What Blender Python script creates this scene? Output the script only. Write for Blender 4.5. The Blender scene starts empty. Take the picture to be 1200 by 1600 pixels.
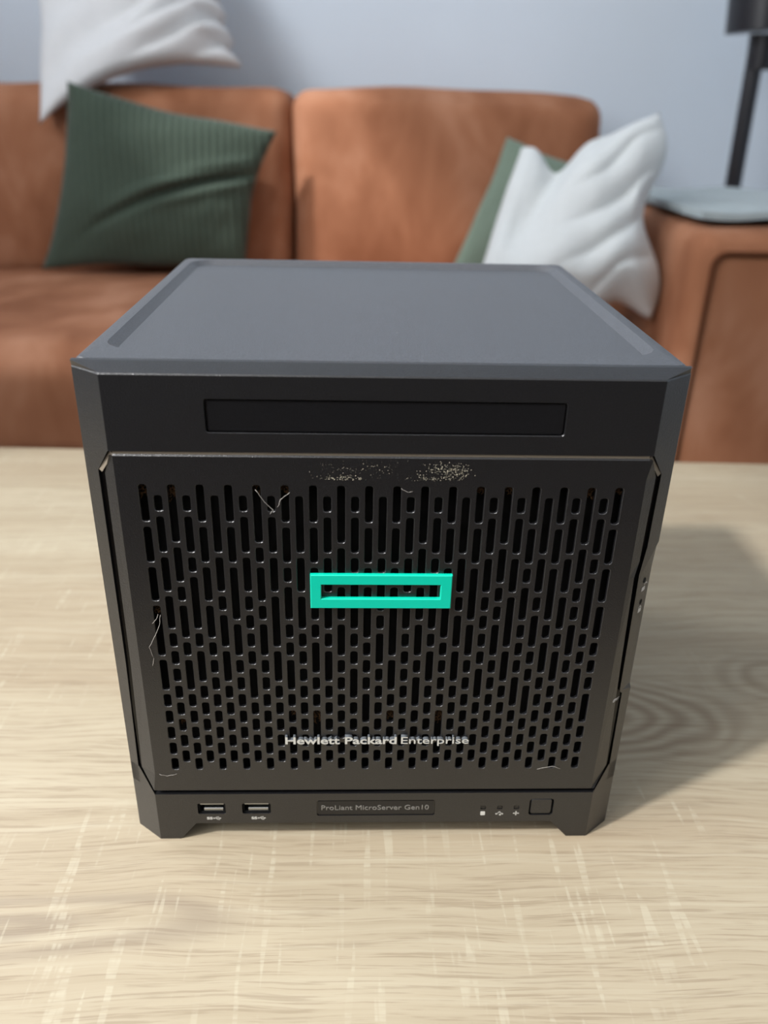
import bpy, bmesh, math, random
from mathutils import Vector, Matrix, noise
random.seed(7)
S = bpy.context.scene
COL = S.collection
PI = math.pi
# ------------------------------------------------------------------ camera
cam_d = bpy.data.cameras.new('camera'); cam = bpy.data.objects.new('camera', cam_d); COL.objects.link(cam)
cam.location = (-0.010835, -0.286076, 0.317526)
cam.rotation_euler = (1.1111572, -0.0219765, -0.0285799)
cam_d.sensor_fit = 'VERTICAL'; cam_d.sensor_height = 24; cam_d.lens = 1281.53/1600*24
cam_d.clip_start = 0.01
cam_d.dof.use_dof = True; cam_d.dof.focus_distance = 0.35; cam_d.dof.aperture_fstop = 4.6
S.camera = cam
# ------------------------------------------------------------------ world, sun, window light, exposure
w = bpy.data.worlds.new('world'); S.world = w; w.use_nodes = True
bgn = w.node_tree.nodes['Background']
bgn.inputs['Color'].default_value = (1.0, 0.965, 0.91, 1); bgn.inputs['Strength'].default_value = 1.05
sun_d = bpy.data.lights.new('sun', 'SUN'); sun = bpy.data.objects.new('sun', sun_d); COL.objects.link(sun)
SUN_DIR = Vector((0.888*math.cos(math.radians(46)), 0.459*math.cos(math.radians(46)), -math.sin(math.radians(46))))
sun.rotation_euler = SUN_DIR.to_track_quat('-Z', 'Y').to_euler()
sun_d.energy = 4.0; sun_d.angle = math.radians(3.6); sun_d.color = (0.98, 0.96, 0.95)
for nm, yy, zz, ww, hh, e in (('window_skylight', -0.68, 1.30, 1.30, 1.35, 44), ('window_skylight', 0.80, 1.45, .50, .60, 18)):
    ld = bpy.data.lights.new(nm, 'AREA'); ld.shape = 'RECTANGLE'; ld.size = hh; ld.size_y = ww
    ld.energy = e; ld.color = (0.95, 0.96, 0.98)
    lo = bpy.data.objects.new(nm, ld); COL.objects.link(lo)
    lo.location = (-1.29, yy, zz); lo.rotation_euler = (0, math.radians(-90), 0)
S.view_settings.view_transform = 'Standard'; S.view_settings.look = 'None'
S.view_settings.gamma = 1; S.view_settings.use_curve_mapping = False
S.view_settings.exposure = 0.0

# ------------------------------------------------------------------ helpers
def finish(name, bm, m, parent=None, smooth=False, loc=None):
    me = bpy.data.meshes.new(name); bm.normal_update(); bm.to_mesh(me); bm.free()
    if smooth:
        for p in me.polygons: p.use_smooth = True
        if smooth is not True:
            me.set_sharp_from_angle(angle=math.radians(smooth))
    o = bpy.data.objects.new(name, me); COL.objects.link(o)
    if m: me.materials.append(m)
    if parent: o.parent = parent
    if loc: o.location = loc
    return o
def thing(name, label, cat, loc=(0, 0, 0), group=None):
    o = bpy.data.objects.new(name, None); COL.objects.link(o); o.location = loc; o.empty_display_size = .02
    o['label'] = label; o['category'] = cat
    if group: o['group'] = group
    return o
def tag(o, label, cat, group=None):
    o['label'] = label; o['category'] = cat
    if group: o['group'] = group
    return o
def box(bm, x0, x1, y0, y1, z0, z1, bev=0, seg=2):
    r = bmesh.ops.create_cube(bm, size=1)
    for v in r['verts']:
        v.co = Vector(((x0+x1)/2+v.co.x*(x1-x0), (y0+y1)/2+v.co.y*(y1-y0), (z0+z1)/2+v.co.z*(z1-z0)))
    if bev:
        es = list({e for v in r['verts'] for e in v.link_edges})
        bmesh.ops.bevel(bm, geom=es, offset=bev, segments=seg, affect='EDGES', profile=.5)
def cyl(bm, p0, p1, r0, r1=None, n=24, cap=True):
    p0 = Vector(p0); p1 = Vector(p1); r1 = r0 if r1 is None else r1
    q = (p1-p0).to_track_quat('Z', 'Y').to_matrix()
    a = [bm.verts.new(p0+q@Vector((r0*math.cos(2*PI*i/n), r0*math.sin(2*PI*i/n), 0))) for i in range(n)]
    b = [bm.verts.new(p1+q@Vector((r1*math.cos(2*PI*i/n), r1*math.sin(2*PI*i/n), 0))) for i in range(n)]
    for i in range(n): bm.faces.new((a[i], a[(i+1) % n], b[(i+1) % n], b[i]))
    if cap: bm.faces.new(a[::-1]); bm.faces.new(b)
def tube(bm, pts, r, n=5):
    pts = [Vector(p) for p in pts]; rings = []
    for i, p in enumerate(pts):
        d = (pts[min(i+1, len(pts)-1)]-pts[max(i-1, 0)]).normalized()
        q = d.to_track_quat('Z', 'Y').to_matrix()
        rings.append([bm.verts.new(p+q@Vector((r*math.cos(2*PI*k/n), r*math.sin(2*PI*k/n), 0))) for k in range(n)])
    for a, b in zip(rings, rings[1:]):
        for k in range(n): bm.faces.new((a[k], a[(k+1) % n], b[(k+1) % n], b[k]))
    bm.faces.new(rings[0][::-1]); bm.faces.new(rings[-1])
def prism(bm, poly, y0, y1, back=True):
    """poly: list of (x,z) counter-clockwise seen from -y; front at y0, back at y1"""
    a = [bm.verts.new((x, y0, z)) for x, z in poly]; b = [bm.verts.new((x, y1, z)) for x, z in poly]
    n = len(poly)
    bm.faces.new(a)
    for i in range(n): bm.faces.new((a[i], b[i], b[(i+1) % n], a[(i+1) % n]))
    if back: bm.faces.new(b[::-1])
def rrect(x0, x1, z0, z1, r, n=4):
    pts = []
    for cx, cz, a0 in ((x1-r, z1-r, 0), (x0+r, z1-r, 90), (x0+r, z0+r, 180), (x1-r, z0+r, 270)):
        for i in range(n+1):
            a = math.radians(a0+90*i/n); pts.append((cx+r*math.cos(a), cz+r*math.sin(a)))
    return pts
def quads_between(bm, A, B):
    n = len(A)
    for i in range(n): bm.faces.new((A[i], A[(i+1) % n], B[(i+1) % n], B[i]))

def mat(name, col, rough=.5, spec=.5, metal=0.0):
    m = bpy.data.materials.new(name); m.use_nodes = True
    b = m.node_tree.nodes['Principled BSDF']
    b.inputs['Base Color'].default_value = (*col, 1); b.inputs['Roughness'].default_value = rough
    b.inputs['Specular IOR Level'].default_value = spec; b.inputs['Metallic'].default_value = metal
    return m
class NT:
    def __init__(s, m): s.m = m; s.t = m.node_tree; s.n = s.t.nodes; s.b = s.n['Principled BSDF']
    def node(s, typ, **kw):
        o = s.n.new(typ)
        for k, v in kw.items(): setattr(o, k, v)
        return o
    def link(s, a, b): s.t.links.new(a, b)
    def coord(s, scale=(1, 1, 1), loc=(0, 0, 0), out='Object', rot=(0, 0, 0)):
        tc = s.node('ShaderNodeTexCoord'); mp = s.node('ShaderNodeMapping')
        mp.inputs['Scale'].default_value = scale; mp.inputs['Location'].default_value = loc; mp.inputs['Rotation'].default_value = rot
        s.link(tc.outputs[out], mp.inputs['Vector']); return mp.outputs['Vector']
    def noise(s, vec, scale=1, detail=2, rough=.5, dist=0):
        o = s.node('ShaderNodeTexNoise'); o.inputs['Scale'].default_value = scale; o.inputs['Detail'].default_value = detail
        o.inputs['Roughness'].default_value = rough; o.inputs['Distortion'].default_value = dist
        s.link(vec, o.inputs['Vector']); return o.outputs['Fac']
    def ramp(s, fac, stops):
        o = s.node('ShaderNodeValToRGB'); e = o.color_ramp.elements
        while len(e) < len(stops): e.new(.5)
        for i, (p, c) in enumerate(stops):
            e[i].position = p; e[i].color = (*c, 1) if not isinstance(c, float) else (c, c, c, 1)
        s.link(fac, o.inputs['Fac']); return o.outputs['Color']
    def mixc(s, fac, a, b, mode='MIX'):
        o = s.node('ShaderNodeMix', data_type='RGBA', blend_type=mode)
        for sock, v in ((o.inputs[0], fac), (o.inputs[6], a), (o.inputs[7], b)):
            if isinstance(v, (int, float)): sock.default_value = v if sock is o.inputs[0] else (v, v, v, 1)
            elif isinstance(v, tuple): sock.default_value = (*v, 1)
            else: s.link(v, sock)
        return o.outputs[2]
    def math(s, op, a, b=0.0, clamp=False):
        o = s.node('ShaderNodeMath', operation=op, use_clamp=clamp)
        for sock, v in ((o.inputs[0], a), (o.inputs[1], b)):
            if isinstance(v, (int, float)): sock.default_value = v
            else: s.link(v, sock)
        return o.outputs[0]
    def bump(s, h, strength, dist):
        o = s.node('ShaderNodeBump'); o.inputs['Strength'].default_value = strength; o.inputs['Distance'].default_value = dist
        s.link(h, o.inputs['Height']); s.link(o.outputs['Normal'], s.b.inputs['Normal'])

# ------------------------------------------------------------------ materials
def grainy(name, col, rough, scale, bstr, var=.25, spec=.5):
    m = mat(name, col, rough, spec); t = NT(m)
    v = t.coord(); n = t.noise(v, scale, 2, .6)
    c = t.ramp(n, [(.3, tuple(x*(1-var) for x in col)), (.5, col), (.62, tuple(x*(1+var) for x in col)), (.72, tuple(x*(1+2.5*var) for x in col))]); t.link(c, t.b.inputs['Base Color'])
    t.bump(n, bstr, .0003)
    return m
BLACK = grainy('textured_black_plastic', (.0070, .0070, .0080), .33, 1900, .5, .45, .8)
BLACK2 = grainy('smooth_black_plastic', (.006, .006, .007), .33, 1500, .15, .2, .5)
CASE = grainy('painted_black_steel', (.040, .043, .050), .42, 1700, .5, .35, 1.0)
DARK = mat('dark_interior', (.004, .004, .004), .8, .2)
GROOVE = mat('dark_groove', (.006, .007, .012), .7, .2)
TEAL = mat('teal_emblem_plastic', (.0, .56, .385), .34)
SILVER = mat('silver_lettering', (.56, .55, .50), .35)
LETSHADE = mat('lettering_side_shade', (.10, .11, .12), .4)  # sides of the silver letters coloured dark for the dim reflection they show
PRINT = mat('grey_print', (.58, .57, .53), .6)
PRINTDIM = mat('dim_grey_print', (.22, .21, .19), .6)
CREAM = mat('beige_painted_lit_edge', (.24, .20, .15), .5)
STEEL = mat('port_steel', (.45, .47, .48), .3, .5, 1.0)
DUST = mat('brown_dust', (.16, .09, .045), .9, .1)
HAIR = mat('pale_lint', (.45, .42, .38), .7, .2)
FLECK = mat('adhesive_flecks', (.62, .56, .42), .6)
METALBLK = mat('black_lamp_metal', (.012, .012, .016), .35)

def wood_material():
    m = mat('pale_oak_laminate', (0.504, 0.412, 0.284), .45, .35); t = NT(m)
    tc = t.node('ShaderNodeTexCoord')
    ofs = t.node('ShaderNodeVectorMath', operation='ADD'); t.link(tc.outputs['Object'], ofs.inputs[0]); ofs.inputs[1].default_value = (.02, .18, 0)
    base = ofs.outputs[0]
    # slow domain warp so that the grain wanders
    wn = t.node('ShaderNodeTexNoise'); wn.inputs['Scale'].default_value = 1.0; wn.inputs['Detail'].default_value = 2
    mpw = t.node('ShaderNodeMapping'); mpw.inputs['Scale'].default_value = (5, 9, 5); mpw.inputs['Location'].default_value = (3.1, .6, 0)
    t.link(base, mpw.inputs['Vector']); t.link(mpw.outputs['Vector'], wn.inputs['Vector'])
    wf = t.math('MULTIPLY', t.math('SUBTRACT', wn.outputs['Fac'], .5), .030)
    cx = t.node('ShaderNodeCombineXYZ'); t.link(wf, cx.inputs['Y'])
    add = t.node('ShaderNodeVectorMath', operation='ADD'); t.link(base, add.inputs[0]); t.link(cx.outputs[0], add.inputs[1])
    W = add.outputs[0]
    def sc(v, s, l=(0, 0, 0)):
        mp = t.node('ShaderNodeMapping'); mp.inputs['Scale'].default_value = s; mp.inputs['Location'].default_value = l
        t.link(v, mp.inputs['Vector']); return mp.outputs['Vector']
    fine = t.noise(sc(W, (24, 820, 1)), 1, 3, .65)
    mid = t.noise(sc(W, (6, 260, 1)), 1, 3, .6)
    broad = t.noise(sc(W, (2.2, 16, 1), (.4, .2, 0)), 1, 2, .5)
    tone = t.noise(sc(base, (3, 5, 1), (1.4, 7.2, 0)), 1, 2, .5)
    c = t.ramp(broad, [(.3, (0.311, 0.252, 0.170)), (.5, (0.361, 0.309, 0.217)), (.7, (0.399, 0.351, 0.253))])
    c = t.mixc(t.math('MULTIPLY', tone, .35), c, (0.370, 0.285, 0.194))
    fm = t.ramp(fine, [(.38, 0.0), (.48, 1.0)])
    c = t.mixc(t.mixc(fm, .45, 0.0), c, (0.202, 0.148, 0.095))
    mm = t.ramp(mid, [(.36, 0.0), (.52, 1.0)])
    c = t.mixc(t.mixc(mm, .22, 0.0), c, (0.227, 0.173, 0.107))
    hi = t.ramp(mid, [(.55, 0.0), (.75, .35)])
    c = t.mixc(hi, c, (0.470, 0.429, 0.324))
    # cathedral figure beside the server
    def figure(cxy, sxy, rad, freq, col, amt, c):
        v = sc(W, (sxy[0], sxy[1], 0), (-cxy[0]*sxy[0], -cxy[1]*sxy[1], 0))
        dn = t.node('ShaderNodeTexNoise'); dn.inputs['Scale'].default_value = 22; dn.inputs['Detail'].default_value = 1
        t.link(base, dn.inputs['Vector'])
        ln = t.node('ShaderNodeVectorMath', operation='LENGTH'); t.link(v, ln.inputs[0])
        r = ln.outputs['Value']
        rr = t.math('ADD', r, t.math('MULTIPLY', t.math('SUBTRACT', dn.outputs['Fac'], .5), .35))
        s = t.math('SINE', t.math('MULTIPLY', rr, freq))
        s = t.math('MULTIPLY', t.math('ADD', s, 1.0), .5)
        mask = t.math('SUBTRACT', 1.0, t.math('DIVIDE', r, rad), True)
        mask = t.math('MINIMUM', t.math('MULTIPLY', mask, 3.0), 1.0)
        return t.mixc(t.math('MULTIPLY', t.math('MULTIPLY', s, mask), amt), c, col)
    c = figure((.10, .085), (9, 26), 1.25, 38, (0.160, 0.103, 0.059), .55, c)
    c = figure((.33, .12), (7, 24), 1.0, 34, (0.168, 0.116, 0.067), .45, c)
    c = figure((-.165, -.047), (9, 60), 1.15, 9, (0.218, 0.173, 0.126), .6, c)
    # pale cross marks left by the saw
    cross = t.noise(sc(base, (260, 20, 1), (0, 3, 0)), 1, 1, .5)
    brk = t.noise(sc(base, (60, 420, 1)), 1, 1, .5)
    pat = t.noise(sc(base, (7, 13, 1), (2.6, .35, 0)), 1, 1, .5)
    cm = t.math('MULTIPLY', t.ramp(cross, [(.60, 0.0), (.66, .55)]), t.ramp(pat, [(.48, 0.0), (.60, 1.0)]))
    cm = t.math('MULTIPLY', cm, t.ramp(brk, [(.40, .1), (.60, 1.0)]))
    cm = t.math('MULTIPLY', cm, .62)
    c = t.mixc(cm, c, (0.504, 0.466, 0.356))
    t.link(c, t.b.inputs['Base Color'])
    t.bump(fine, .2, .0004)
    return m
WOOD = wood_material()

def leather_material():
    m = mat('cognac_nubuck', (.26, .10, .045), .8, .25); t = NT(m)
    v = t.coord((1, 1, 1))
    vd = t.coord((5, 5, 2.6), (0.3, 0, .2), rot=(0, math.radians(35), 0))
    a = t.noise(vd, 1.6, 3, .55, .4); b = t.noise(v, 28, 3, .6)
    c = t.ramp(a, [(.30, (.22, .080, .035)), (.5, (.33, .138, .070)), (.70, (.45, .22, .130))])
    c = t.mixc(t.math('MULTIPLY', b, .25), c, (.30, .13, .07))
    t.link(c, t.b.inputs['Base Color'])
    t.b.inputs['Sheen Weight'].default_value = .05; t.b.inputs['Sheen Roughness'].default_value = .5
    t.b.inputs['Sheen Tint'].default_value = (1, .75, .6, 1)
    t.bump(t.noise(v, 60, 3, .6), .2, .004)
    return m
LEATHER = leather_material()
SEAM = mat('dark_seam', (.10, .036, .017), .9, .1)
def cloth(name, col, col2, scale, rough=.9, bs=.3):
    m = mat(name, col, rough, .15); t = NT(m)
    v = t.coord(); n = t.noise(v, scale, 3, .6)
    t.link(t.mixc(n, col, col2), t.b.inputs['Base Color']); t.b.inputs['Sheen Weight'].default_value = .15
    t.bump(n, bs, .002); return m
GREEN = cloth('sage_green_corduroy', (.048, .070, .052), (.085, .115, .085), 90)
tg = NT(GREEN); wv = tg.node('ShaderNodeTexWave', bands_direction='X'); wv.inputs['Scale'].default_value = 22; wv.inputs['Distortion'].default_value = 1.2; wv.inputs['Detail Scale'].default_value = .6
tg.link(tg.coord(), wv.inputs['Vector']); lk = tg.b.inputs['Base Color'].links[0].from_socket
tg.link(tg.mixc(wv.outputs['Fac'], (.042, .060, .046), lk), tg.b.inputs['Base Color']); tg.bump(wv.outputs['Fac'], .6, .004)
GREEN2 = cloth('pale_sage_cotton', (.15, .20, .155), (.19, .25, .20), 60)
WHITE = cloth('white_knit_cotton', (.57, .60, .61), (.63, .66, .67), 80)
WHITE2 = cloth('white_gauze_cotton', (.60, .61, .62), (.68, .68, .69), 60)
THROW = cloth('grey_blue_throw', (.30, .36, .38), (.40, .46, .48), 50)
def paint(name, col, sc=3, var=.04):
    m = mat(name, col, .85, .2); t = NT(m); n = t.noise(t.coord(), sc, 3, .6)
    t.link(t.mixc(n, tuple(x*(1-var) for x in col), tuple(min(1, x*(1+var)) for x in col)), t.b.inputs['Base Color'])
    t.bump(t.noise(t.coord(), 140, 2, .5), .1, .001); return m
WALL = paint('pale_grey_blue_paint', (.70, .785, .88))
CEIL = paint('white_ceiling_paint', (.80, .80, .80))
FRAMEW = mat('white_window_frame', (.8, .8, .8), .4)
def floor_material():
    m = mat('brown_floor_boards', (.16, .10, .06), .5, .4); t = NT(m)
    n = t.noise(t.coord((3, 40, 1)), 1, 3, .6)
    t.link(t.ramp(n, [(.3, (.055, .033, .020)), (.7, (.10, .065, .042))]), t.b.inputs['Base Color']); return m
FLOOR = floor_material()

# ------------------------------------------------------------------ the room
FZ = -0.45; CZ = 2.40; XL = -1.3; XR = 2.2; YB = 1.98; YF = -1.9
def struct(name, bm, m):
    o = finish(name, bm, m); o['kind'] = 'structure'; return o
bm = bmesh.new(); box(bm, XL-.15, XR+.15, YF, YB+.15, FZ-.06, FZ-.0012); flo = struct('floor', bm, FLOOR)
flo['label'] = 'brown wooden board floor under the table and sofa'
base_me = None; nb = 0                       # floor boards, shared mesh
y = YF
while y < YB-.01:
    x = XL - (.6 if nb % 2 else 0.0)
    while x < XR:
        x0 = max(x, XL); x1 = min(x+1.2, XR)
        if x1-x0 > .05:
            bm = bmesh.new(); box(bm, x0+.001, x1-.001, y+.001, min(y+.14, YB)-.001, FZ-.012, FZ, .0008, 1)
            finish('board', bm, FLOOR, flo)
        x += 1.2
    y += .14; nb += 1
bm = bmesh.new(); box(bm, XL-.15, XR+.15, YB, YB+.15, FZ-.06, CZ); struct('wall_back', bm, WALL)
bm = bmesh.new(); box(bm, XR, XR+.15, YF, YB, FZ-.06, CZ); struct('wall_right', bm, WALL)
bm = bmesh.new(); box(bm, XL-.15, XR+.15, YF, YB+.15, CZ, CZ+.1); struct('ceiling', bm, CEIL)
bm = bmesh.new(); box(bm, XL-.15, XR+.15, YF-.15, YF, FZ-.06, 1.40); struct('added_wall_front', bm, paint('added_wall_dark_grey', (.07, .07, .07)))  # unseen low dark wall, added to keep reflections on the server front dark
# left wall with two window openings
W1 = (-1.40, 0.02, 0.55, 2.22); W2 = (0.55, 1.05, 1.25, 2.02)
bm = bmesh.new()
for y0, y1, z0, z1 in ((YF, W1[0], FZ-.06, CZ), (W1[0], W1[1], FZ-.06, W1[2]), (W1[0], W1[1], W1[3], CZ), (W1[1], W2[0], FZ-.06, CZ),
                       (W2[0], W2[1], FZ-.06, W2[2]), (W2[0], W2[1], W2[3], CZ), (W2[1], YB, FZ-.06, CZ)):
    box(bm, XL-.15, XL, y0, y1, z0, z1)
struct('wall_left', bm, WALL)
for i, (y0, y1, z0, z1) in enumerate((W1, W2)):
    bm = bmesh.new()
    for a in ((y0, y0+.03, z0, z1), (y1-.03, y1, z0, z1), (y0+.03, y1-.03, z0, z0+.03), (y0+.03, y1-.03, z1-.03, z1)):
        box(bm, XL-.11, XL-.06, *a, .003, 1)
    struct('window_%d' % (i+1), bm, FRAMEW)
bm = bmesh.new(); box(bm, XL, XR, YB-.015, YB, FZ, FZ+.08, .003, 1); struct('baseboard_back', bm, FRAMEW)

# ------------------------------------------------------------------ coffee table
table = thing('coffee_table', 'pale oak coffee table with cross-sawn grain under the black server', 'table', (0.02, .18, FZ))
TZ = -FZ
def rel(bm, p):
    bmesh.ops.translate(bm, verts=bm.verts, vec=-Vector(p)); return bm
bm = bmesh.new(); box(bm, -.66, .66, -.145, .485, -.036, 0, .0012, 2)
bmesh.ops.rotate(bm, verts=bm.verts, cent=(0, .18, 0), matrix=Matrix.Rotation(math.radians(-1.9), 3, 'Z'))
rel(bm, table.location); finish('tabletop', bm, WOOD, table, 30)
for sx in (-.6, .6):
    for yy in (-.09, .42):
        bm = bmesh.new(); box(bm, sx-.025, sx+.025, yy-.025, yy+.025, FZ, -.036, .002, 1); rel(bm, table.location); finish('leg', bm, WOOD, table)
for yy in (-.09, .42):
    bm = bmesh.new(); box(bm, -.575, .575, yy-.01, yy+.01, -.10, -.036, .001, 1); rel(bm, table.location); finish('apron', bm, WOOD, table)

# ------------------------------------------------------------------ the server
srv = thing('server', 'black cube-shaped microserver with slotted front door and teal emblem on the oak table', 'server', (0, 0, 0))
H = .2326; FX = .1028; OX = .115; CY = .0095; ZT = H-.0027; CYT = .0085
# --- steel case behind the bezel, top with pressed tray
bm = bmesh.new()
D = .2307; Y0 = .0108; Z0 = .008
def loop(r, inset, z, xo=OX-.0003, y0=Y0, y1=D, n=5):
    return [(x, yy, z) for x, yy in rrect(-xo+inset, xo-inset, y0+inset, y1-inset, r, n)]
prof = []
prof.append([(x, yy, Z0) for x, yy in rrect(-OX+.0003, OX-.0003, Y0, D, .004, 5)])
prof.append([(x, yy, H-.0022) for x, yy in rrect(-OX+.0003, OX-.0003, Y0, D, .004, 5)])
prof.append([(x, yy, H-.0006) for x, yy in rrect(-OX+.0009, OX-.0009, Y0+.0001, D-.0007, .0036, 5)])
prof.append([(x, yy, H) for x, yy in rrect(-OX+.0022, OX-.0022, Y0+.0002, D-.002, .003, 5)])
prof.append([(x, yy, H) for x, yy in rrect(-.1085, .1085, .024, D-.0055, .013, 5)])
prof.append([(x, yy, H-.0004) for x, yy in rrect(-.1080, .1080, .0245, D-.006, .0125, 5)])
prof.append([(x, yy, H-.0022) for x, yy in rrect(-.1052, .1052, .0272, D-.009, .0100, 5)])
prof.append([(x, yy, H-.0026) for x, yy in rrect(-.1046, .1046, .0278, D-.0096, .0095, 5)])
rings = [[bm.verts.new(p) for p in L] for L in prof]
for a, b in zip(rings, rings[1:]): quads_between(bm, a, b)
bm.faces.new(rings[-1]); bm.faces.new(rings[0][::-1])
finish('case', bm, CASE, srv, 25)
for sx in (-.09, .09):
    bm = bmesh.new(); cyl(bm, (sx, .20, 0), (sx, .20, Z0+.001), .008, .009, 20); finish('rear_foot', bm, BLACK2, srv, 30)

# --- bezel: side strips lofted along z so that the latch scoop can bite into the right one
def lerp2(a, b, t): return (a[0]+(b[0]-a[0])*t, a[1]+(b[1]-a[1])*t)
F0 = (FX, 0.0); F1 = (OX, CY)
def strip(side, secs, name='side_strip'):
    bm = bmesh.new(); rows = []
    for z, pts in secs:
        rows.append([bm.verts.new((side*x, yy, z)) for x, yy in pts])
    n = len(rows[0])
    for a, b in zip(rows, rows[1:]):
        for i in range(n):
            j = (i+1) % n
            f = (a[i], a[j], b[j], b[i]); bm.faces.new(f if side > 0 else f[::-1])
    bm.faces.new(rows[0][::-1] if side > 0 else rows[0]); bm.faces.new(rows[-1] if side > 0 else rows[-1][::-1])
    bmesh.ops.recalc_face_normals(bm, faces=bm.faces)
    return finish(name, bm, BLACK, srv, 12)
DZ0, DZ1 = .0305, .1990
def sec(z, t, inner=.0020):
    g = lerp2(F0, F1, t)
    return (z, [(g[0]-inner, .012), (g[0], g[1]+.0002), g, F1, (OX, .0107), (OX-.004, .0107)])
def scoop(z, t, dx):
    g = lerp2(F0, F1, t); g2 = lerp2(F0, F1, t+.13)
    return (z, [(g[0]-.002, .012), (g[0], g[1]+.0002), g, g2, (OX-dx, .0107), (OX-.004, .0107)])
strip(-1, [sec(.0300, .66), sec(.10, .52), sec(.1908, .50), sec(.2003, .02, .0004)])
strip(1, [sec(.0300, .66), sec(.083, .58), scoop(.0850, .44, .0003), scoop(.146, .33, .0005), sec(.1585, .48), sec(.1908, .50), sec(.2003, .02, .0004)])
# --- bezel head (above the door) : chamfered block with the optical bay opening
def head_block(z0, z1, top, name, m, hole=None, bot_notch=None):
    bm = bmesh.new()
    def ring(z, fx, ox, cy, yb=.0107, y0=0.0):
        return [(-fx, y0, z), (fx, y0, z), (ox, cy, z), (ox, yb, z), (-ox, yb, z), (-ox, cy, z)]
    L = [ring(z0, FX, OX, CY)]
    if top:
        L.append(ring(ZT-.0002, FX, OX, CY)); L.append(ring(ZT+.0003, FX-.0002, OX-.0001, CY+.0002, y0=.0005))
        L.append([(-OX+.0002, CYT, H), (OX-.0002, CYT, H), (OX-.0002, CYT+.001, H), (OX-.0002, .0107, H), (-OX+.0002, .0107, H), (-OX+.0002, CYT+.001, H)])
    else:
        L.append(ring(z1, FX, OX, CY))
    R = [[bm.verts.new(p) for p in q] for q in L]
    for k, (a, b) in enumerate(zip(R, R[1:])):
        for i in range(6):
            if hole and k == 0 and i == 0: continue
            bm.faces.new((a[i], a[(i+1) % 6], b[(i+1) % 6], b[i]))
    bm.faces.new(R[0][::-1]); bm.faces.new(R[-1])
    if hole:
        x0, x1, h0, h1, r, dep = hole
        out = rrect(x0, x1, h0, h1, r, 4)
        hv = [bm.verts.new((x, 0, z)) for x, z in out]
        hm = [bm.verts.new((x*.9975, .0004, (z-(h0+h1)/2)*.965+(h0+h1)/2)) for x, z in out]
        hb = [bm.verts.new((v.co.x, dep, v.co.z)) for v in hm]
        quads_between(bm, hm, hv); quads_between(bm, hb, hm); bm.faces.new(hb)
        a, b = R[0], R[1]
        ca = {0: b[1], 1: b[0], 2: a[0], 3: a[1]}     # corner verts: TR, TL, BL, BR
        for q in range(4):
            seg = hv[q*5:(q+1)*5]
            for i in range(4): bm.faces.new((ca[q], seg[i+1], seg[i]))
            nxt = hv[((q+1)*5) % 20]
            bm.faces.new((ca[q], ca[(q+1) % 4], nxt, seg[-1]))
        bmesh.ops.recalc_face_normals(bm, faces=bm.faces)
    return finish(name, bm, m, srv, 12)
head_block(.2003, None, True, 'bezel_head', BLACK, hole=(-.0662, .0675, .2078, .2211, .0012, .0022))
bm = bmesh.new(); prism(bm, rrect(-.0652, .0666, .2086, .2204, .0008, 3), .0006, .0025)
finish('drive_bay_cover', bm, BLACK2, srv, 30)
# --- beige line painting the light caught on the door's top edge and both chamfers
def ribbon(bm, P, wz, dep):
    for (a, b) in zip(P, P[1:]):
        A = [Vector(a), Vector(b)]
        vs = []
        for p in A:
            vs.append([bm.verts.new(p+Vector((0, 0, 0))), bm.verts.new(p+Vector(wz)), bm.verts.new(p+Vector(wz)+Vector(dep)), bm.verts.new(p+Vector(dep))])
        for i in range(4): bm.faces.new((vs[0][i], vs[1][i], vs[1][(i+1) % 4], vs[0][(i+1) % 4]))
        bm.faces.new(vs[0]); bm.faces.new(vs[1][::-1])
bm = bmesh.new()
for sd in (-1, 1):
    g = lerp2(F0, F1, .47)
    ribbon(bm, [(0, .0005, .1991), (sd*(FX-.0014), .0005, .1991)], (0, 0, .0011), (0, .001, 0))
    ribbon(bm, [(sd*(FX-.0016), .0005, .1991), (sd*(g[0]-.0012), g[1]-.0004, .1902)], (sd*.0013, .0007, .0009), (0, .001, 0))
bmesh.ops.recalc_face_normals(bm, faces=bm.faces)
finish('lit_edge_line', bm, CREAM, srv)
# --- dark core that closes the joints
bm = bmesh.new(); box(bm, -.1095, .1095, .0065, .0106, .012, .2002); finish('inner_tray', bm, BLACK2, srv)

# --- door: slotted plate
UNIT = .00909; PITCH = .0054; ZTOP = .1880; SW = .0036; GAP = .0020; XC0 = -.0918
COLS = """LLLXLsssss sLLLssssssss XLsLsLsssss sLsXsLsssss LLLLssssssss XLsLLsssss LLXLsssssss sLLssssLssss XsLsLsssssss sLLXLsssss
LLsLssLsssss XLLsssssss LLsLsLssLss sLLLsLsssss XLLLsssssss sLsXssLssss LLsXsssLsss XsLsLssssss LLssXLsssss sLLLssssssss
XLLLsLssss sLsXsLsssss LLsXssssLss XLsLLsssss LLXLsssssss sLLssssLssss XLsssLsssss? sLLXLsssss LLsLsssLssss XLsLssLsss LLXsLssssss
sLLLsLsssss XLssLsssssss sLsXssLssss LLLLsssLsss""".split()
fixed = {26: 'XLssLsssssss', 7: 'sLLssssLssss', 25: 'sLLssssLssss'}
VAL = {'s': 1, 'L': 2, 'X': 3}
def units(s): return sum(VAL[c] for c in s if c in VAL)
cols = []
for i, s in enumerate(COLS):
    s = fixed.get(i, s); need = 16 if i % 2 == 0 else 15
    while units(s) > need and s.endswith('s'): s = s[:-1]
    while units(s) < need: s += 's'
    cols.append(s)
DX0, DX1 = -.1015, .1015
px0 = XC0-PITCH/2; px1 = XC0+34*PITCH+PITCH/2
pz1 = ZTOP; pz0 = ZTOP-16*UNIT
PT = .0017; LIP = .00022
bm = bmesh.new()
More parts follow.
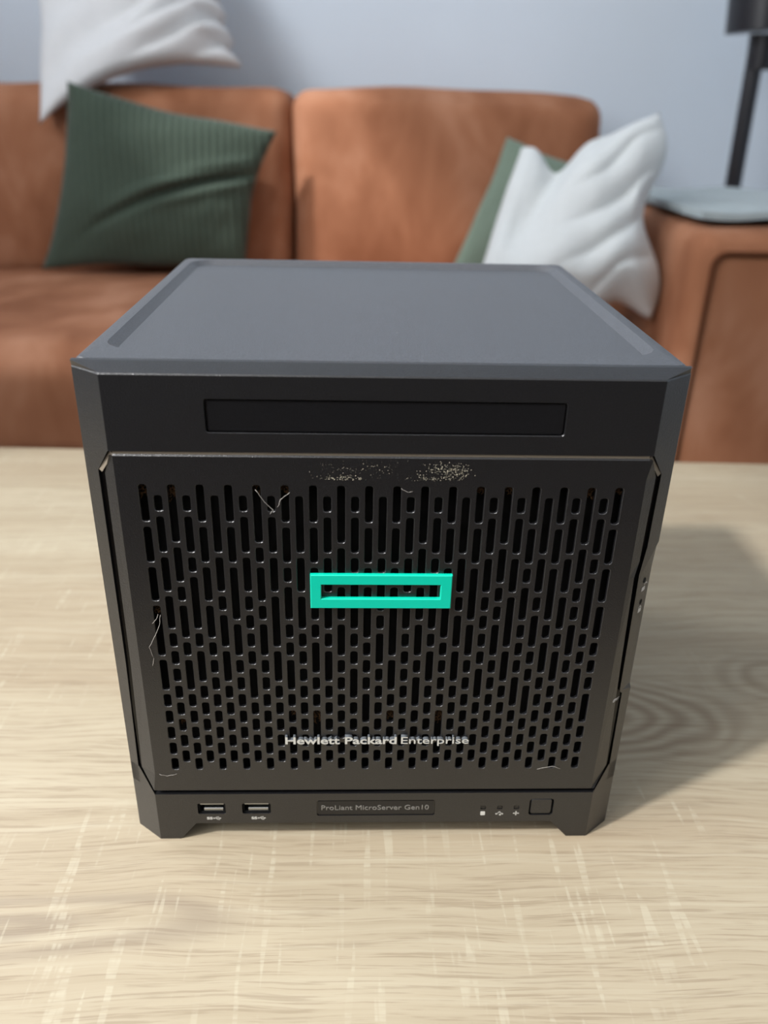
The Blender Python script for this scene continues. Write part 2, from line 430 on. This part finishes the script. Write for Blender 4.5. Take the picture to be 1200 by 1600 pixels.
def hole_cell(xa, xb, za, zb, hx0, hx1, hz0, hz1):
    r = .0011
    o = rrect(hx0, hx1, hz0, hz1, r, 2)
    i_ = rrect(hx0+LIP, hx1-LIP, hz0+LIP, hz1-LIP, r-LIP*.5, 2)
    A = [bm.verts.new((x, 0, z)) for x, z in o]; B = [bm.verts.new((x, LIP, z)) for x, z in i_]; C_ = [bm.verts.new((x, PT, z)) for x, z in i_]
    quads_between(bm, B, A); quads_between(bm, C_, B)
    K = [bm.verts.new(p) for p in ((xb, 0, zb), (xa, 0, zb), (xa, 0, za), (xb, 0, za))]
    for q in range(4):
        sg = A[q*3:q*3+3]
        bm.faces.new((K[q], sg[1], sg[0])[::-1]); bm.faces.new((K[q], sg[2], sg[1])[::-1])
        bm.faces.new((K[q], sg[2], A[(q*3+3) % 12], K[(q+1) % 4]))
def quad(p): bm.faces.new([bm.verts.new(v) for v in p])
def flat(xa, xb, za, zb):
    if xb-xa > 1e-6 and zb-za > 1e-6: quad(((xa, 0, za), (xb, 0, za), (xb, 0, zb), (xa, 0, zb)))
slots = []
for i, s in enumerate(cols):
    xc = XC0+i*PITCH; z = ZTOP - (UNIT/2 if i % 2 else 0)
    if i % 2: flat(xc-PITCH/2, xc+PITCH/2, z, ZTOP)
    for c in s:
        zb = z; za = z-VAL[c]*UNIT
        hole_cell(xc-PITCH/2, xc+PITCH/2, za, zb, xc-SW/2, xc+SW/2, za+GAP/2, zb-GAP/2); slots.append((i, c, xc, za, zb)); z = za
    if i % 2: flat(xc-PITCH/2, xc+PITCH/2, pz0, z)
flat(px0, px1, pz1, DZ1-.0006); flat(px0, px1, DZ0+.0006, pz0)
flat(DX0, px0, DZ0+.0006, DZ1-.0006); flat(px1, DX1, DZ0+.0006, DZ1-.0006)
# rims and the door's own chamfers
zt, zb_ = DZ1-.0006, DZ0+.0006
quad(((DX0, 0, zt), (DX1, 0, zt), (DX1, .0005, DZ1), (DX0, .0005, DZ1))); quad(((DX0, .0005, DZ1), (DX1, .0005, DZ1), (DX1, .006, DZ1), (DX0, .006, DZ1)))
quad(((DX0, .0005, DZ0), (DX1, .0005, DZ0), (DX1, 0, zb_), (DX0, 0, zb_))); quad(((DX0, .006, DZ0), (DX1, .006, DZ0), (DX1, .0005, DZ0), (DX0, .0005, DZ0)))
def doorside(sd, secs):
    rows = []
    for z, t in secs:
        g = lerp2(F0, F1, t)
        rows.append([(sd*DX1, 0, z), (sd*g[0], g[1], z), (sd*(g[0]-.0006), .010, z)])
    for a, b in zip(rows, rows[1:]):
        for k in range(2):
            f = (a[k], a[k+1], b[k+1], b[k]); quad(f if sd > 0 else f[::-1])
    a = rows[-1]; f = (a[0], a[1], a[2]); quad(f if sd > 0 else f[::-1])
doorside(-1, [(DZ0+.0006, .0), (.0415, .46), (.10, .30), (.1905, .24), (.1985, .0)])
doorside(1, [(DZ0+.0006, .0), (.0415, .46), (.10, .24), (.146, .10), (.153, .22), (.1905, .26), (.1985, .0)])
bmesh.ops.remove_doubles(bm, verts=bm.verts, dist=1e-6)
finish('door', bm, BLACK, srv)
# near-black sheet behind the slots, painting the shade of the interior
bm = bmesh.new(); box(bm, -.099, .099, .0061, .0064, .035, .195); finish('dark_backing', bm, DARK, srv)
# --- lower strip with feet
poly = [(-FX, .0), (-.0931, .0), (-.0851, .0100), (.0845, .0100), (.0932, .0), (FX, .0), (FX, .0285), (-FX, .0285)]
bm = bmesh.new()
prism(bm, poly, 0, .0107)
bmesh.ops.recalc_face_normals(bm, faces=bm.faces)
low = finish('lower_strip', bm, BLACK, srv, 12)
for sd in (-1, 1):
    bm = bmesh.new()
    rows = [[bm.verts.new((sd*x, yy, z)) for x, yy in (F0, F1, (OX, .0107), (FX, .0107))] for z in (0, .0285)]
    gt = lerp2(F0, F1, .60)
    rows.append([bm.verts.new((sd*x, yy, .0405)) for x, yy in (gt, F1, (OX, .0107), (gt[0], .0107))])
    for a, b in zip(rows, rows[1:]):
        for i in range(4): bm.faces.new((a[i], a[(i+1) % 4], b[(i+1) % 4], b[i]))
    bm.faces.new(rows[0]); bm.faces.new(rows[-1])
    bmesh.ops.recalc_face_normals(bm, faces=bm.faces)
    finish('foot_corner', bm, BLACK, srv, 12)
# port and button openings are cut in as separate recessed parts in front of the strip face
def recess(name, x0, x1, z0, z1, r, m, rim=.0005, dep=-.0002, m2=None):
    """thin raised rim with a floor inside"""
    bm = bmesh.new()
    o = [bm.verts.new((x, -.00002, z)) for x, z in rrect(x0-rim, x1+rim, z0-rim, z1+rim, r+rim, 4)]
    i_ = [bm.verts.new((x, dep, z)) for x, z in rrect(x0, x1, z0, z1, r, 4)]
    quads_between(bm, i_, o); bm.faces.new(i_)
    bmesh.ops.recalc_face_normals(bm, faces=bm.faces)
    return finish(name, bm, m, srv, 20)
# cut real holes for the ports and button with a boolean
def cutter(shapes, dep):
    bm = bmesh.new()
    for x0, x1, z0, z1, r in shapes: prism(bm, rrect(x0, x1, z0, z1, r, 4), -.002, dep)
    bmesh.ops.recalc_face_normals(bm, faces=bm.faces)
    me = bpy.data.meshes.new('cut'); bm.to_mesh(me); bm.free(); o = bpy.data.objects.new('cut', me); COL.objects.link(o); return o
PORTS = [(-.0838, -.0708), (-.0630, -.0496)]
ct = cutter([(a, b, .0160, .0226, .0009) for a, b in PORTS]+[(.0732, .0848, .0140, .0246, .0016)], .0075)
ct2 = cutter([(-.0279, .0281, .0144, .0242, .0010)]+[(x-.0013, x+.0013, .0180, .0202, .0004) for x in (.0512, .0592, .0672)], .0006)
for c_ in (ct, ct2):
    md = low.modifiers.new('b', 'BOOLEAN'); md.object = c_; md.operation = 'DIFFERENCE'; md.solver = 'EXACT'
dg = bpy.context.evaluated_depsgraph_get(); nm = bpy.data.meshes.new_from_object(low.evaluated_get(dg))
low.modifiers.clear(); old = low.data; low.data = nm
for c_ in (ct, ct2): bpy.data.objects.remove(c_)
# usb ports
for a, b in PORTS:
    bm = bmesh.new()
    o_ = rrect(a+.0003, b-.0003, .0163, .0223, .0006, 3); i2 = rrect(a+.0008, b-.0008, .0168, .0218, .0004, 3)
    A = [bm.verts.new((x, .0008, z)) for x, z in o_]; B = [bm.verts.new((x, .0008, z)) for x, z in i2]; C2 = [bm.verts.new((x, .007, z)) for x, z in i2]
    quads_between(bm, B, A); quads_between(bm, C2, B); bm.faces.new(C2); bmesh.ops.recalc_face_normals(bm, faces=bm.faces)
    p = finish('usb_port', bm, DARK, srv)
    bm = bmesh.new(); box(bm, a+.0026, b-.0012, .0012, .0065, .0166, .0186, .0002, 1); q = finish('contact_tongue', bm, STEEL, p)
    bm = bmesh.new(); box(bm, a+.0009, b-.0009, .0014, .0066, .0204, .0217, .0002, 1); finish('shell_spring', bm, STEEL, p)
# name plate and indicator lights, power button
bm = bmesh.new(); prism(bm, rrect(-.0273, .0275, .0150, .0236, .0006, 3), .0002, .0008); finish('name_plate', bm, BLACK2, srv, 30)
for x in (.0512, .0592, .0672):
    bm = bmesh.new(); prism(bm, rrect(x-.0010, x+.0010, .0183, .0199, .0003, 2), .0002, .0007); finish('indicator_light', bm, BLACK2, srv, 30)
bm = bmesh.new(); o_ = rrect(.0738, .0842, .0146, .0240, .0013, 4); i2 = rrect(.0742, .0838, .0150, .0236, .0010, 4)
A = [bm.verts.new((x, .0075, z)) for x, z in o_]; B = [bm.verts.new((x, .0008, z)) for x, z in o_]; C2 = [bm.verts.new((x, .0003, z)) for x, z in i2]
quads_between(bm, A, B); quads_between(bm, B, C2); bm.faces.new(C2); bmesh.ops.recalc_face_normals(bm, faces=bm.faces)
finish('power_button', bm, BLACK, srv, 25)

# --- lettering
def text_obj(s, x0, x1, zbase, cap, name, m, parent, bold=0.0, ext=.0001, y=0.0, space=1.0, side=None):
    c = bpy.data.curves.new('t', 'FONT'); c.body = s; c.size = 1; c.extrude = ext/ (cap/.73); c.offset = bold; c.space_character = space
    c.resolution_u = 3
    o = bpy.data.objects.new('t', c); COL.objects.link(o)
    dg = bpy.context.evaluated_depsgraph_get(); me = bpy.data.meshes.new_from_object(o.evaluated_get(dg))
    bpy.data.objects.remove(o)
    xs = [v.co.x for v in me.vertices]; w0, w1 = min(xs), max(xs)
    sx = (x1-x0)/(w1-w0); sz = cap/.73
    for v in me.vertices:
        X, Y, Z = v.co
        v.co = ((X-w0)*sx+x0, y-Z*sz, Y*sz+zbase)
    me.materials.clear(); me.materials.append(m); me.name = name
    if side:
        me.materials.append(side)
        for p in me.polygons: p.material_index = 0 if abs(p.normal.y) > .5 else 1
    ob = bpy.data.objects.new(name, me); COL.objects.link(ob); ob.parent = parent
    return ob
text_obj('Hewlett Packard', -.0413, .0086, .0602, .0041, 'maker_lettering', SILVER, srv, .022, .0009, -.0008, side=LETSHADE)
text_obj('Enterprise', .0106, .0412, .0602, .0041, 'maker_lettering', SILVER, srv, .004, .0009, -.0008, side=LETSHADE)
text_obj('ProLiant MicroServer Gen10', -.0257, .0252, .0180, .0031, 'model_lettering', PRINTDIM, srv, -.004, .00006, .0001)
# teal emblem: hollow rectangle standing proud of the door
bm = bmesh.new()
def rect_loop(x0, x1, z0, z1, y): return [bm.verts.new(p) for p in ((x0, y, z0), (x1, y, z0), (x1, y, z1), (x0, y, z1))]
ex0, ex1, ez0, ez1 = -.0287, .0288, .1324, .1482; ix0, ix1, iz0, iz1 = -.0243, .0242, .1370, .1436; b_ = .0003; yf = -.0018
R = [rect_loop(ex0, ex1, ez0, ez1, .0), rect_loop(ex0, ex1, ez0, ez1, yf+b_), rect_loop(ex0+b_, ex1-b_, ez0+b_, ez1-b_, yf),
     rect_loop(ix0-b_, ix1+b_, iz0-b_, iz1+b_, yf), rect_loop(ix0, ix1, iz0, iz1, yf+b_), rect_loop(ix0, ix1, iz0, iz1, .0)]
for a, b in zip(R, R[1:]): quads_between(bm, a, b)
quads_between(bm, R[-1], R[0]); bmesh.ops.recalc_face_normals(bm, faces=bm.faces)
finish('emblem', bm, TEAL, srv)['label'] = 'teal hollow rectangle emblem'
# printed usb symbols and indicator icons
def flatpoly(bm, pts, y=-.00008):
    bm.faces.new([bm.verts.new((x, y, z)) for x, z in pts])
def seg2(bm, x0, z0, x1, z1, w):
    d = Vector((x1-x0, z1-z0)); n = Vector((-d.y, d.x)).normalized()*w/2
    flatpoly(bm, [(x0-n.x, z0-n.y), (x1-n.x, z1-n.y), (x1+n.x, z1+n.y), (x0+n.x, z0+n.y)])
def disc(bm, cx, cz, r, n=12): flatpoly(bm, [(cx+r*math.cos(2*PI*i/n), cz+r*math.sin(2*PI*i/n)) for i in range(n)])
for a, b in PORTS:
    c = (a+b)/2+.0004; z = .0133
    bm = bmesh.new()
    seg2(bm, c+.0002, z, c+.0030, z, .00035); disc(bm, c+.0004, z, .0005)
    flatpoly(bm, [(c+.0030, z-.0005), (c+.0039, z), (c+.0030, z+.0005)])
    seg2(bm, c+.0009, z, c+.0016, z+.0008, .0003); seg2(bm, c+.0016, z+.0008, c+.0023, z+.0008, .0003); disc(bm, c+.0024, z+.0008, .0003)
    seg2(bm, c+.0013, z, c+.0020, z-.0008, .0003); seg2(bm, c+.0020, z-.0008, c+.0026, z-.0008, .0003); disc(bm, c+.0027, z-.0008, .0003)
    o = finish('usb_symbol', bm, PRINT, srv)
    text_obj('SS', c-.0030, c-.0003, z-.0007, .0015, 'speed_mark', PRINT, o, .03, .00003, -.00006)
bm = bmesh.new(); prism(bm, rrect(.0512-.0011, .0512+.0011, .0142, .0166, .0004, 3), -.00008, .0)
finish('drive_icon', bm, PRINT, srv)
bm = bmesh.new(); x = .0592
for dx, dz in ((-.0014, -.0003), (0, .0008), (.0014, -.0003), (.0004, -.0009)): disc(bm, x+dx, .0154+dz, .0005)
seg2(bm, x-.0014, .0151, x, .0162, .0004); seg2(bm, x, .0162, x+.0014, .0151, .0004); finish('network_icon', bm, PRINT, srv)
bm = bmesh.new(); x = .0672
seg2(bm, x-.0014, .0154, x-.0003, .0154, .0006); seg2(bm, x+.0003, .0154, x+.0014, .0154, .0006); seg2(bm, x, .0141, x, .0151, .0006); seg2(bm, x, .0157, x, .0167, .0006); disc(bm, x, .0154, .0006)
finish('health_icon', bm, PRINT, srv)
# lock marks on the scoop of the right strip
def scoop_pt(z, t):          # a point on the scoop plane, t 0 at its front edge
    k = (z-.0850)/(.146-.0850); tt = .44+(.33-.44)*k+.13
    g2 = lerp2(F0, F1, tt); e = (OX-.0005, .0107); return Vector((g2[0]+(e[0]-g2[0])*t, g2[1]+(e[1]-g2[1])*t, z))
def lock(zc, open_):
    bm = bmesh.new(); n = Vector((.85, -.45, 0)).normalized()*.00012
    def P(u, v): return scoop_pt(zc+v, .42+u/.0075)+n
    def poly(ps): bm.faces.new([bm.verts.new(P(*q)) for q in ps])
    poly([(-.0013, -.0010), (.0013, -.0010), (.0013, .0010), (-.0013, .0010)])
    off = .0016 if open_ else 0
    for i in range(6):
        a0 = PI*i/6; a1 = PI*(i+1)/6; ro, ri = .0012, .0007; cz = .0011 if not open_ else .0016
        poly([(off+ri*math.cos(a0), cz+ri*math.sin(a0)), (off+ro*math.cos(a0), cz+ro*math.sin(a0)), (off+ro*math.cos(a1), cz+ro*math.sin(a1)), (off+ri*math.cos(a1), cz+ri*math.sin(a1))])
    finish('open_lock_mark' if open_ else 'closed_lock_mark', bm, PRINT, srv)
    bm = bmesh.new(); bm.faces.new([bm.verts.new(P(.0011*math.cos(2*PI*i/12), .0042+.0013*math.sin(2*PI*i/12))) for i in range(12)])
    finish('key_notch', bm, DARK, srv)
lock(.1370, True); lock(.1262, False)
# --- wear: flecks, lint, dust tufts
bm = bmesh.new(); rnd = random.Random(3)
def fleck(x, z, s, y=-.0001):
    a = rnd.uniform(0, PI); k = rnd.choice((3, 4, 5))
    vs = [bm.verts.new((x+s*math.cos(a+2*PI*i/k)*rnd.uniform(.6, 1.2), y, z+s*math.sin(a+2*PI*i/k)*rnd.uniform(.6, 1.2))) for i in range(k)]
    c = bm.verts.new((x, y-s*.5, z))
    for i in range(k): bm.faces.new((vs[i], vs[(i+1) % k], c))
def cluster(n, cx, cz, sx, sz, smin, smax):
    for _ in range(n):
        x = rnd.gauss(cx, sx); z = rnd.gauss(cz, sz)
        if .1893 < z < .1985: fleck(x, z, rnd.uniform(smin, smax)*rnd.uniform(.5, 1))
cluster(110, -.0150, .1900, .0055, .0007, .00008, .00026); cluster(40, -.0170, .1935, .006, .0018, .00006, .0002)
cluster(60, -.004, .1950, .005, .0020, .00007, .00022); cluster(200, .0235, .1935, .0042, .0020, .00008, .00026)
cluster(70, .0180, .1900, .005, .0006, .00008, .0002); cluster(60, .0290, .1930, .0022, .0022, .0001, .00028)
cluster(50, 0, .194, .03, .003, .00004, .00008)
o = finish('fleck_residue', bm, FLECK, srv); o['kind'] = 'stuff'; o['label'] = 'pale glittering residue specks above the slots'
bm = bmesh.new()
for _ in range(70):
    x = rnd.uniform(-.10, .10); yy = rnd.uniform(.03, .215); s = rnd.uniform(.00008, .00022)
    vs = [bm.verts.new((x+s*math.cos(2*PI*i/4+.3)*rnd.uniform(.6, 2.2), yy+s*math.sin(2*PI*i/4+.3), H-.00255)) for i in range(4)]
    bm.faces.new(vs)
for _ in range(40):
    x = rnd.uniform(-.11, .11); yy = rnd.uniform(.001, .022); s = rnd.uniform(.00006, .00014); zz = H+.00003 if yy > .0088 else ZT+(H-ZT)*(yy/.0085)+.00012
    bm.faces.new([bm.verts.new((x+s*math.cos(2*PI*i/4+.3)*rnd.uniform(.6, 2), yy+s*math.sin(2*PI*i/4+.3), zz)) for i in range(4)])
o = finish('dust_specks', bm, HAIR, srv); o['kind'] = 'stuff'
def hair(pts, r=.00009):
    bm = bmesh.new(); P = []
    for a, b in zip(pts, pts[1:]):
        for k in range(4):
            t = k/4; P.append((a[0]+(b[0]-a[0])*t+rnd.uniform(-1, 1)*.00018, -.0004+rnd.uniform(-.0002, .0002), a[1]+(b[1]-a[1])*t+rnd.uniform(-1, 1)*.00018))
    tube(bm, P, r, 4); finish('lint_thread', bm, HAIR, srv, True)
hair([(-.0915, .1285), (-.0925, .1255), (-.0945, .1235)]); hair([(-.0905, .128), (-.0912, .123), (-.0935, .118), (-.0965, .112), (-.0955, .106), (-.0965, .101)])
hair([(-.0490, .185), (-.0455, .180), (-.0425, .1765), (-.0440, .1745)]); hair([(-.0360, .184), (-.0395, .181), (-.0410, .177)])
hair([(-.0995, .0415), (-.096, .040), (-.090, .0423)], .00008); hair([(.0745, .0435), (.081, .0455), (.0865, .043)], .00008); hair([(.007, .186), (.0095, .1845), (.012, .185)], .00006)
def tuft(x, z, w, h, n=26):
    bm = bmesh.new()
    for _ in range(n):
        a = Vector((x+rnd.uniform(-w, w), .0020+rnd.uniform(0, .0014), z+rnd.uniform(-h, h)))
        P = [a]
        for k in range(4): P.append(P[-1]+Vector((rnd.uniform(-1, 1)*w*.45, rnd.uniform(-.0003, .0003), rnd.uniform(-1, 1)*h*.35)))
        tube(bm, P, .00012, 3)
    o = finish('dust_tuft', bm, DUST, srv); o['kind'] = 'stuff'
for x, z, h in ((XC0, .184, .0025), (XC0+2*PITCH, .183, .004), (XC0+8*PITCH, .185, .0022), (XC0+10*PITCH, .185, .0018), (XC0, .1290, .002),
                (XC0+24*PITCH, .185, .0018), (XC0+26*PITCH, .185, .0018), (XC0+32*PITCH, .184, .0025), (XC0+34*PITCH, .185, .0016),
                (XC0+12*PITCH, .073, .004), (XC0+22*PITCH, .073, .004), (XC0+10*PITCH, .0765, .002), (XC0+18*PITCH, .0735, .0022), (XC0+1*PITCH, .071, .002)):
    tuft(x, z, .0016, h)
# scuffs on the right chamfer
bm = bmesh.new(); g = lerp2(F0, F1, .2); g2 = lerp2(F0, F1, .5)
for k in range(5):
    zz = .0825-k*.0004; u = rnd.uniform(-.0005, .0005)
    bm.faces.new([bm.verts.new(p) for p in ((g[0]+u, g[1]-.00012, zz), (g2[0]+u, g2[1]-.00012, zz-.0006), (g2[0]+u-.001, g2[1]-.0002, zz-.0009), (g[0]+u+.0004, g[1]-.00012, zz-.0004))])
finish('scuff_mark', bm, HAIR, srv)

# ------------------------------------------------------------------ sofa
sofa = thing('sofa', 'cognac brown leather sofa standing against the grey-blue wall', 'sofa', (0, 1.35, FZ))
SO = Vector((0, 1.35, FZ))
def cushion(name, c, h, r, bul=(0, 0, 0), n=22, nz=.006, nsc=5, lean=0, m=LEATHER, seed=0, parent=sofa, off=SO):
    """rounded, slightly bulging, wrinkled block: centre c, half sizes h"""
    bm = bmesh.new(); bmesh.ops.create_cube(bm, size=2)
    bmesh.ops.subdivide_edges(bm, edges=bm.edges, cuts=n, use_grid_fill=True)
    for v in bm.verts:
        u = v.co.copy()
        u = Vector([math.copysign(abs(q)**.75, q) for q in u])
        p = Vector((u.x*h[0], u.y*h[1], u.z*h[2]))
        core = Vector([max(-(h[k]-r), min(h[k]-r, p[k])) for k in range(3)])
        d = p-core
        if d.length > 1e-9: d = d.normalized()*r
        q = core+d
        fx = max(0, 1-u.x*u.x); fy = max(0, 1-u.y*u.y); fz = max(0, 1-u.z*u.z)
        q.x += math.copysign(bul[0]*fy*fz, u.x)*(abs(u.x) > .98); q.y += math.copysign(bul[1]*fx**.6*fz**.6, u.y)*(abs(u.y)); q.z += math.copysign(bul[2]*fx**.6*fy**.6, u.z)*abs(u.z)
        nn = noise.noise_vector(Vector((q.x*nsc+seed, q.y*nsc, q.z*nsc)))
        q += nn*nz
        q.y += lean*(q.z+h[2])
        v.co = q+Vector(c)-off
    return finish(name, bm, m, parent, True)
# backrests
cushion('back_cushion', (.183, 1.73, .150), (.327, .15, .196), .040, (0, .035, .006), lean=.10, seed=1, nz=.009)
cushion('back_cushion', (-.505, 1.745, .148), (.355, .15, .194), .040, (0, .022, .006), lean=.10, seed=9, nz=.009)
cushion('back_cushion', (-1.055, 1.745, .148), (.190, .15, .194), .040, (0, .022, .006), lean=.10, seed=15, nz=.009)
# seat
cushion('seat_cushion', (-.505, 1.26, -.115), (.355, .335, .095), .045, (0, .008, .014), seed=3)
cushion('seat_cushion', (.170, 1.26, -.120), (.315, .335, .095), .045, (0, .008, .020), seed=5)
cushion('seat_cushion', (-1.055, 1.26, -.115), (.190, .335, .095), .045, (0, .008, .014), seed=6)
bm = bmesh.new(); box(bm, -1.245, .47, .96, 1.93, -.40, -.213, .012, 3); rel(bm, SO); finish('base', bm, LEATHER, sofa, 30)
# arm
def arm(x0, x1, inner):
    o = cushion('armrest', ((x0+x1)/2, 1.295, -.118), ((x1-x0)/2, .370, .282), .026, (0, .006, .006), nz=.003, seed=x0)
    bm = bmesh.new(); y = .920
    P = [(x, y, z) for x, z in rrect(x0+.022, x1-.022, -.36, .138, .02, 5)]; P.append(P[0])
    tube(bm, [Vector(p)-SO for p in P], .004, 6); finish('piping', bm, SEAM, o, True)
arm(.482, .80, -1)
for sx in (-1.18, .70):
    for yy in (1.0, 1.60):
        bm = bmesh.new(); cyl(bm, Vector((sx, yy, FZ))-SO, Vector((sx, yy, -.395))-SO, .018, .024, 16); finish('leg', bm, METALBLK, sofa, 30)

# ------------------------------------------------------------------ pillows
def pillow(name, label, corners, thick, m, disp, group, pinch=.10, n=72, seed=0, power=.45, warp=None):
    """corners TL, TR, BR, BL of the front outline, in world space"""
    TL, TR, BR, BL = [Vector(c) for c in corners]
    cen = (TL+TR+BR+BL)/4
    nrm = ((TR-BL).cross(TL-BR)).normalized()
    if nrm.y > 0: nrm = -nrm
    base = cen.copy(); base.z = min(BL.z, BR.z)
    root = thing(name, label, 'pillow', base, group)
    bm = bmesh.new(); G = {}
    for side in (1, -1):
        for i in range(n+1):
            for j in range(n+1):
                if side < 0 and (i in (0, n) or j in (0, n)): G[side, i, j] = G[1, i, j]; continue
                u = i/n; v = j/n
                a = 2*u-1; b = 2*v-1
                aa = a*(1-pinch*(1-b*b)*0.9*abs(a)); bb = b*(1-pinch*(1-a*a)*0.9*abs(b))
                uu = (aa+1)/2; vv = (bb+1)/2
                p = (TL*(1-uu)+TR*uu)*(1-vv)+(BL*(1-uu)+BR*uu)*vv
                t = max(0, (1-a**2))**power*max(0, (1-b**2))**power
                p += nrm*thick*.5*t*side
                e = min(1, 6*min(u, 1-u, v, 1-v)+.15)
                if side > 0: p += nrm*disp(u, v)*e
                if warp: p += Vector(warp(u, v))
                nv = noise.noise_vector(Vector((u*3+seed, v*3, seed)))
                p += Vector((nv.x*.006, 0, nv.y*.006))
                G[side, i, j] = bm.verts.new(p-base)
    for i in range(n):
        for j in range(n):
            f = (G[1, i, j], G[1, i, j+1], G[1, i+1, j+1], G[1, i+1, j]); bm.faces.new(f)
            f = (G[-1, i, j], G[-1, i+1, j], G[-1, i+1, j+1], G[-1, i, j+1])
            if len(set(f)) == 4: bm.faces.new(f)
    bmesh.ops.recalc_face_normals(bm, faces=bm.faces)
    finish('cover', bm, m, root, True)
    # seam cord round the edge
    bm = bmesh.new(); E = [G0 for G0 in [(0, j) for j in range(n+1)]+[(i, n) for i in range(1, n+1)]+[(n, j) for j in range(n-1, -1, -1)]+[(i, 0) for i in range(n-1, -1, -1)]]
    return root, G
def sstep(a, b, x):
    t = max(0, min(1, (x-a)/(b-a))); return t*t*(3-2*t)
def ridge(d, w): return math.exp(-(d/w)**2)
def corduroy(u, v):
    r = .0016*math.cos(2*PI*u*34)
    # big diagonal creases from the right edge down to the lower left
    d1 = (v-(.95-.62*u-.10*math.sin(u*3))); d2 = (v-(.78-.42*u)); d3 = (v - (.62-.38*u))
    return r - .018*ridge(d1, .035)*sstep(.1, .5, u) + .014*ridge(d1+.07, .05)*sstep(.2, .6, u) - .010*ridge(d3, .03)*sstep(.3, .8, u) + .008*ridge(d2, .05)*sstep(.2, .6, u) + .006*noise.noise(Vector((u*4, v*4, 3)))
def gauze(u, v):
    ph = 2*PI*(v*6.0+u*2.6)+1.3*noise.noise(Vector((u*3, v*3, 9)))
    return .034*abs(math.sin(ph*.5))**.7*sstep(.30, .85, u)+.008*math.sin(ph*.5+1)*(1-u)+.010*noise.noise(Vector((u*4, v*4, 1)))
def gauze_warp(u, v):
    k = sstep(.75, 1.0, u); ph = 2*PI*(v*6.0+2.6)
    return (.020*abs(math.sin(ph*.5))*k-.012*k, -.02*4*u*(1-u)*v**4, .045*4*u*(1-u)*v**4)
def knit(u, v):
    a = math.sin(2*PI*(u*1.3+v*2.3)+1.2*noise.noise(Vector((u*2, v*2, 4))))
    return .013*abs(a)**.7*sstep(.35, .75, u)-.030*ridge(u+.35*v-.40, .10)*(1-v)**1.2+.020*ridge(u-.45-.4*v, .12)*v+.016*noise.noise(Vector((u*3, v*3, 7)))
def knit_warp(u, v):
    t = (1-v)**3
    return (.016*math.sin(v*9)*sstep(.8, 1, u), 0, (-.052*ridge(u-.30, .13)-.018*ridge(u-.62, .25))*t + .012*math.sin(u*17)*v**4)
def plain(u, v): return .005*noise.noise(Vector((u*4, v*4, 2)))
pillow('ribbed_pillow', 'dark green ribbed corduroy pillow leaning against the left part of the sofa back', [(-.573, 1.525, .349), (-.177, 1.552, .270), (-.246, 1.505, .000), (-.665, 1.485, -.004)], .10, GREEN, corduroy, 'green pillows', seed=2, pinch=.09)
pillow('gauze_pillow', 'white pleated gauze pillow on top of the sofa back at the left', [(-.700, 1.87, .64), (-.345, 1.87, .66), (-.268, 1.70, .385), (-.655, 1.56, .270)], .11, WHITE2, gauze, 'white pillows', seed=5, pinch=.03, warp=gauze_warp)
pillow('cotton_pillow', 'pale sage green pillow mostly hidden behind the white knitted pillow at the right', [(.276, 1.43, .268), (.455, 1.43, .215), (.455, 1.35, .016), (.165, 1.35, .016)], .07, GREEN2, plain, 'green pillows', seed=11, pinch=.05)
pillow('knitted_pillow', 'white knitted pillow with diagonal ridges next to the right armrest of the sofa', [(.2570, 1.19, .260), (.468, 1.14, .322), (.462, 1.035, .030), (.165, 1.05, .02)], .14, WHITE, knit, 'white pillows', seed=21, pinch=.03, warp=knit_warp)

# ------------------------------------------------------------------ throw on the arm
bm = bmesh.new(); n1, n2 = 26, 30; top = {}; bot = {}
for i in range(n1+1):
    for j in range(n2+1):
        x = .50+.29*i/n1; yy = .985+.42*j/n2
        z = .178+.002*math.sin(x*38+yy*9)+.0025*noise.noise(Vector((x*9, yy*9, 0)))
        top[i, j] = bm.verts.new((x-.62, yy-1.2, z+.010-.165)); bot[i, j] = bm.verts.new((x-.62, yy-1.2, z-.165))
for i in range(n1):
    for j in range(n2):
        bm.faces.new((top[i, j], top[i+1, j], top[i+1, j+1], top[i, j+1])); bm.faces.new((bot[i, j], bot[i, j+1], bot[i+1, j+1], bot[i+1, j]))
for i in range(n1):
    bm.faces.new((bot[i, 0], bot[i+1, 0], top[i+1, 0], top[i, 0])); bm.faces.new((bot[i+1, n2], bot[i, n2], top[i, n2], top[i+1, n2]))
for j in range(n2):
    bm.faces.new((bot[0, j+1], bot[0, j], top[0, j], top[0, j+1])); bm.faces.new((bot[n1, j], bot[n1, j+1], top[n1, j+1], top[n1, j]))
tag(finish('throw', bm, THROW, None, 40, (.62, 1.2, .165)), 'grey-blue folded throw lying flat on the right armrest of the sofa', 'blanket')

# ------------------------------------------------------------------ lamp
lx, ly = .795, 1.72
LS = 1.0926                      # the lamp stands a little behind the armrest
def L_(x, z): return (-.0108+(x+.0108)*LS, 1.72, .3175+(z-.3175)*LS)
lx = L_(.795, 0)[0]
lamp = thing('floor_lamp', 'black metal floor lamp standing behind the right armrest of the sofa', 'lamp', (lx, ly, FZ))
def lp(p): return Vector(p)-lamp.location
bm = bmesh.new(); cyl(bm, lp((lx, ly, FZ)), lp((lx, ly, FZ+.02)), .13, .125, 40); finish('lamp_base', bm, METALBLK, lamp, 40)
bm = bmesh.new(); cyl(bm, lp((lx, ly, FZ+.015)), lp(L_(.776, .43)), .0178, n=24); finish('pole', bm, METALBLK, lamp, 40)
bm = bmesh.new(); cyl(bm, lp(L_(.790, .398)), lp(L_(.789, .460)), .030, .034, 24); finish('tilt_joint', bm, METALBLK, lamp, 40)
bm = bmesh.new(); cyl(bm, lp(L_(.786, .466)), lp(L_(.760, .74)), .081, .081, 48); finish('lamp_shade', bm, METALBLK, lamp, 40)
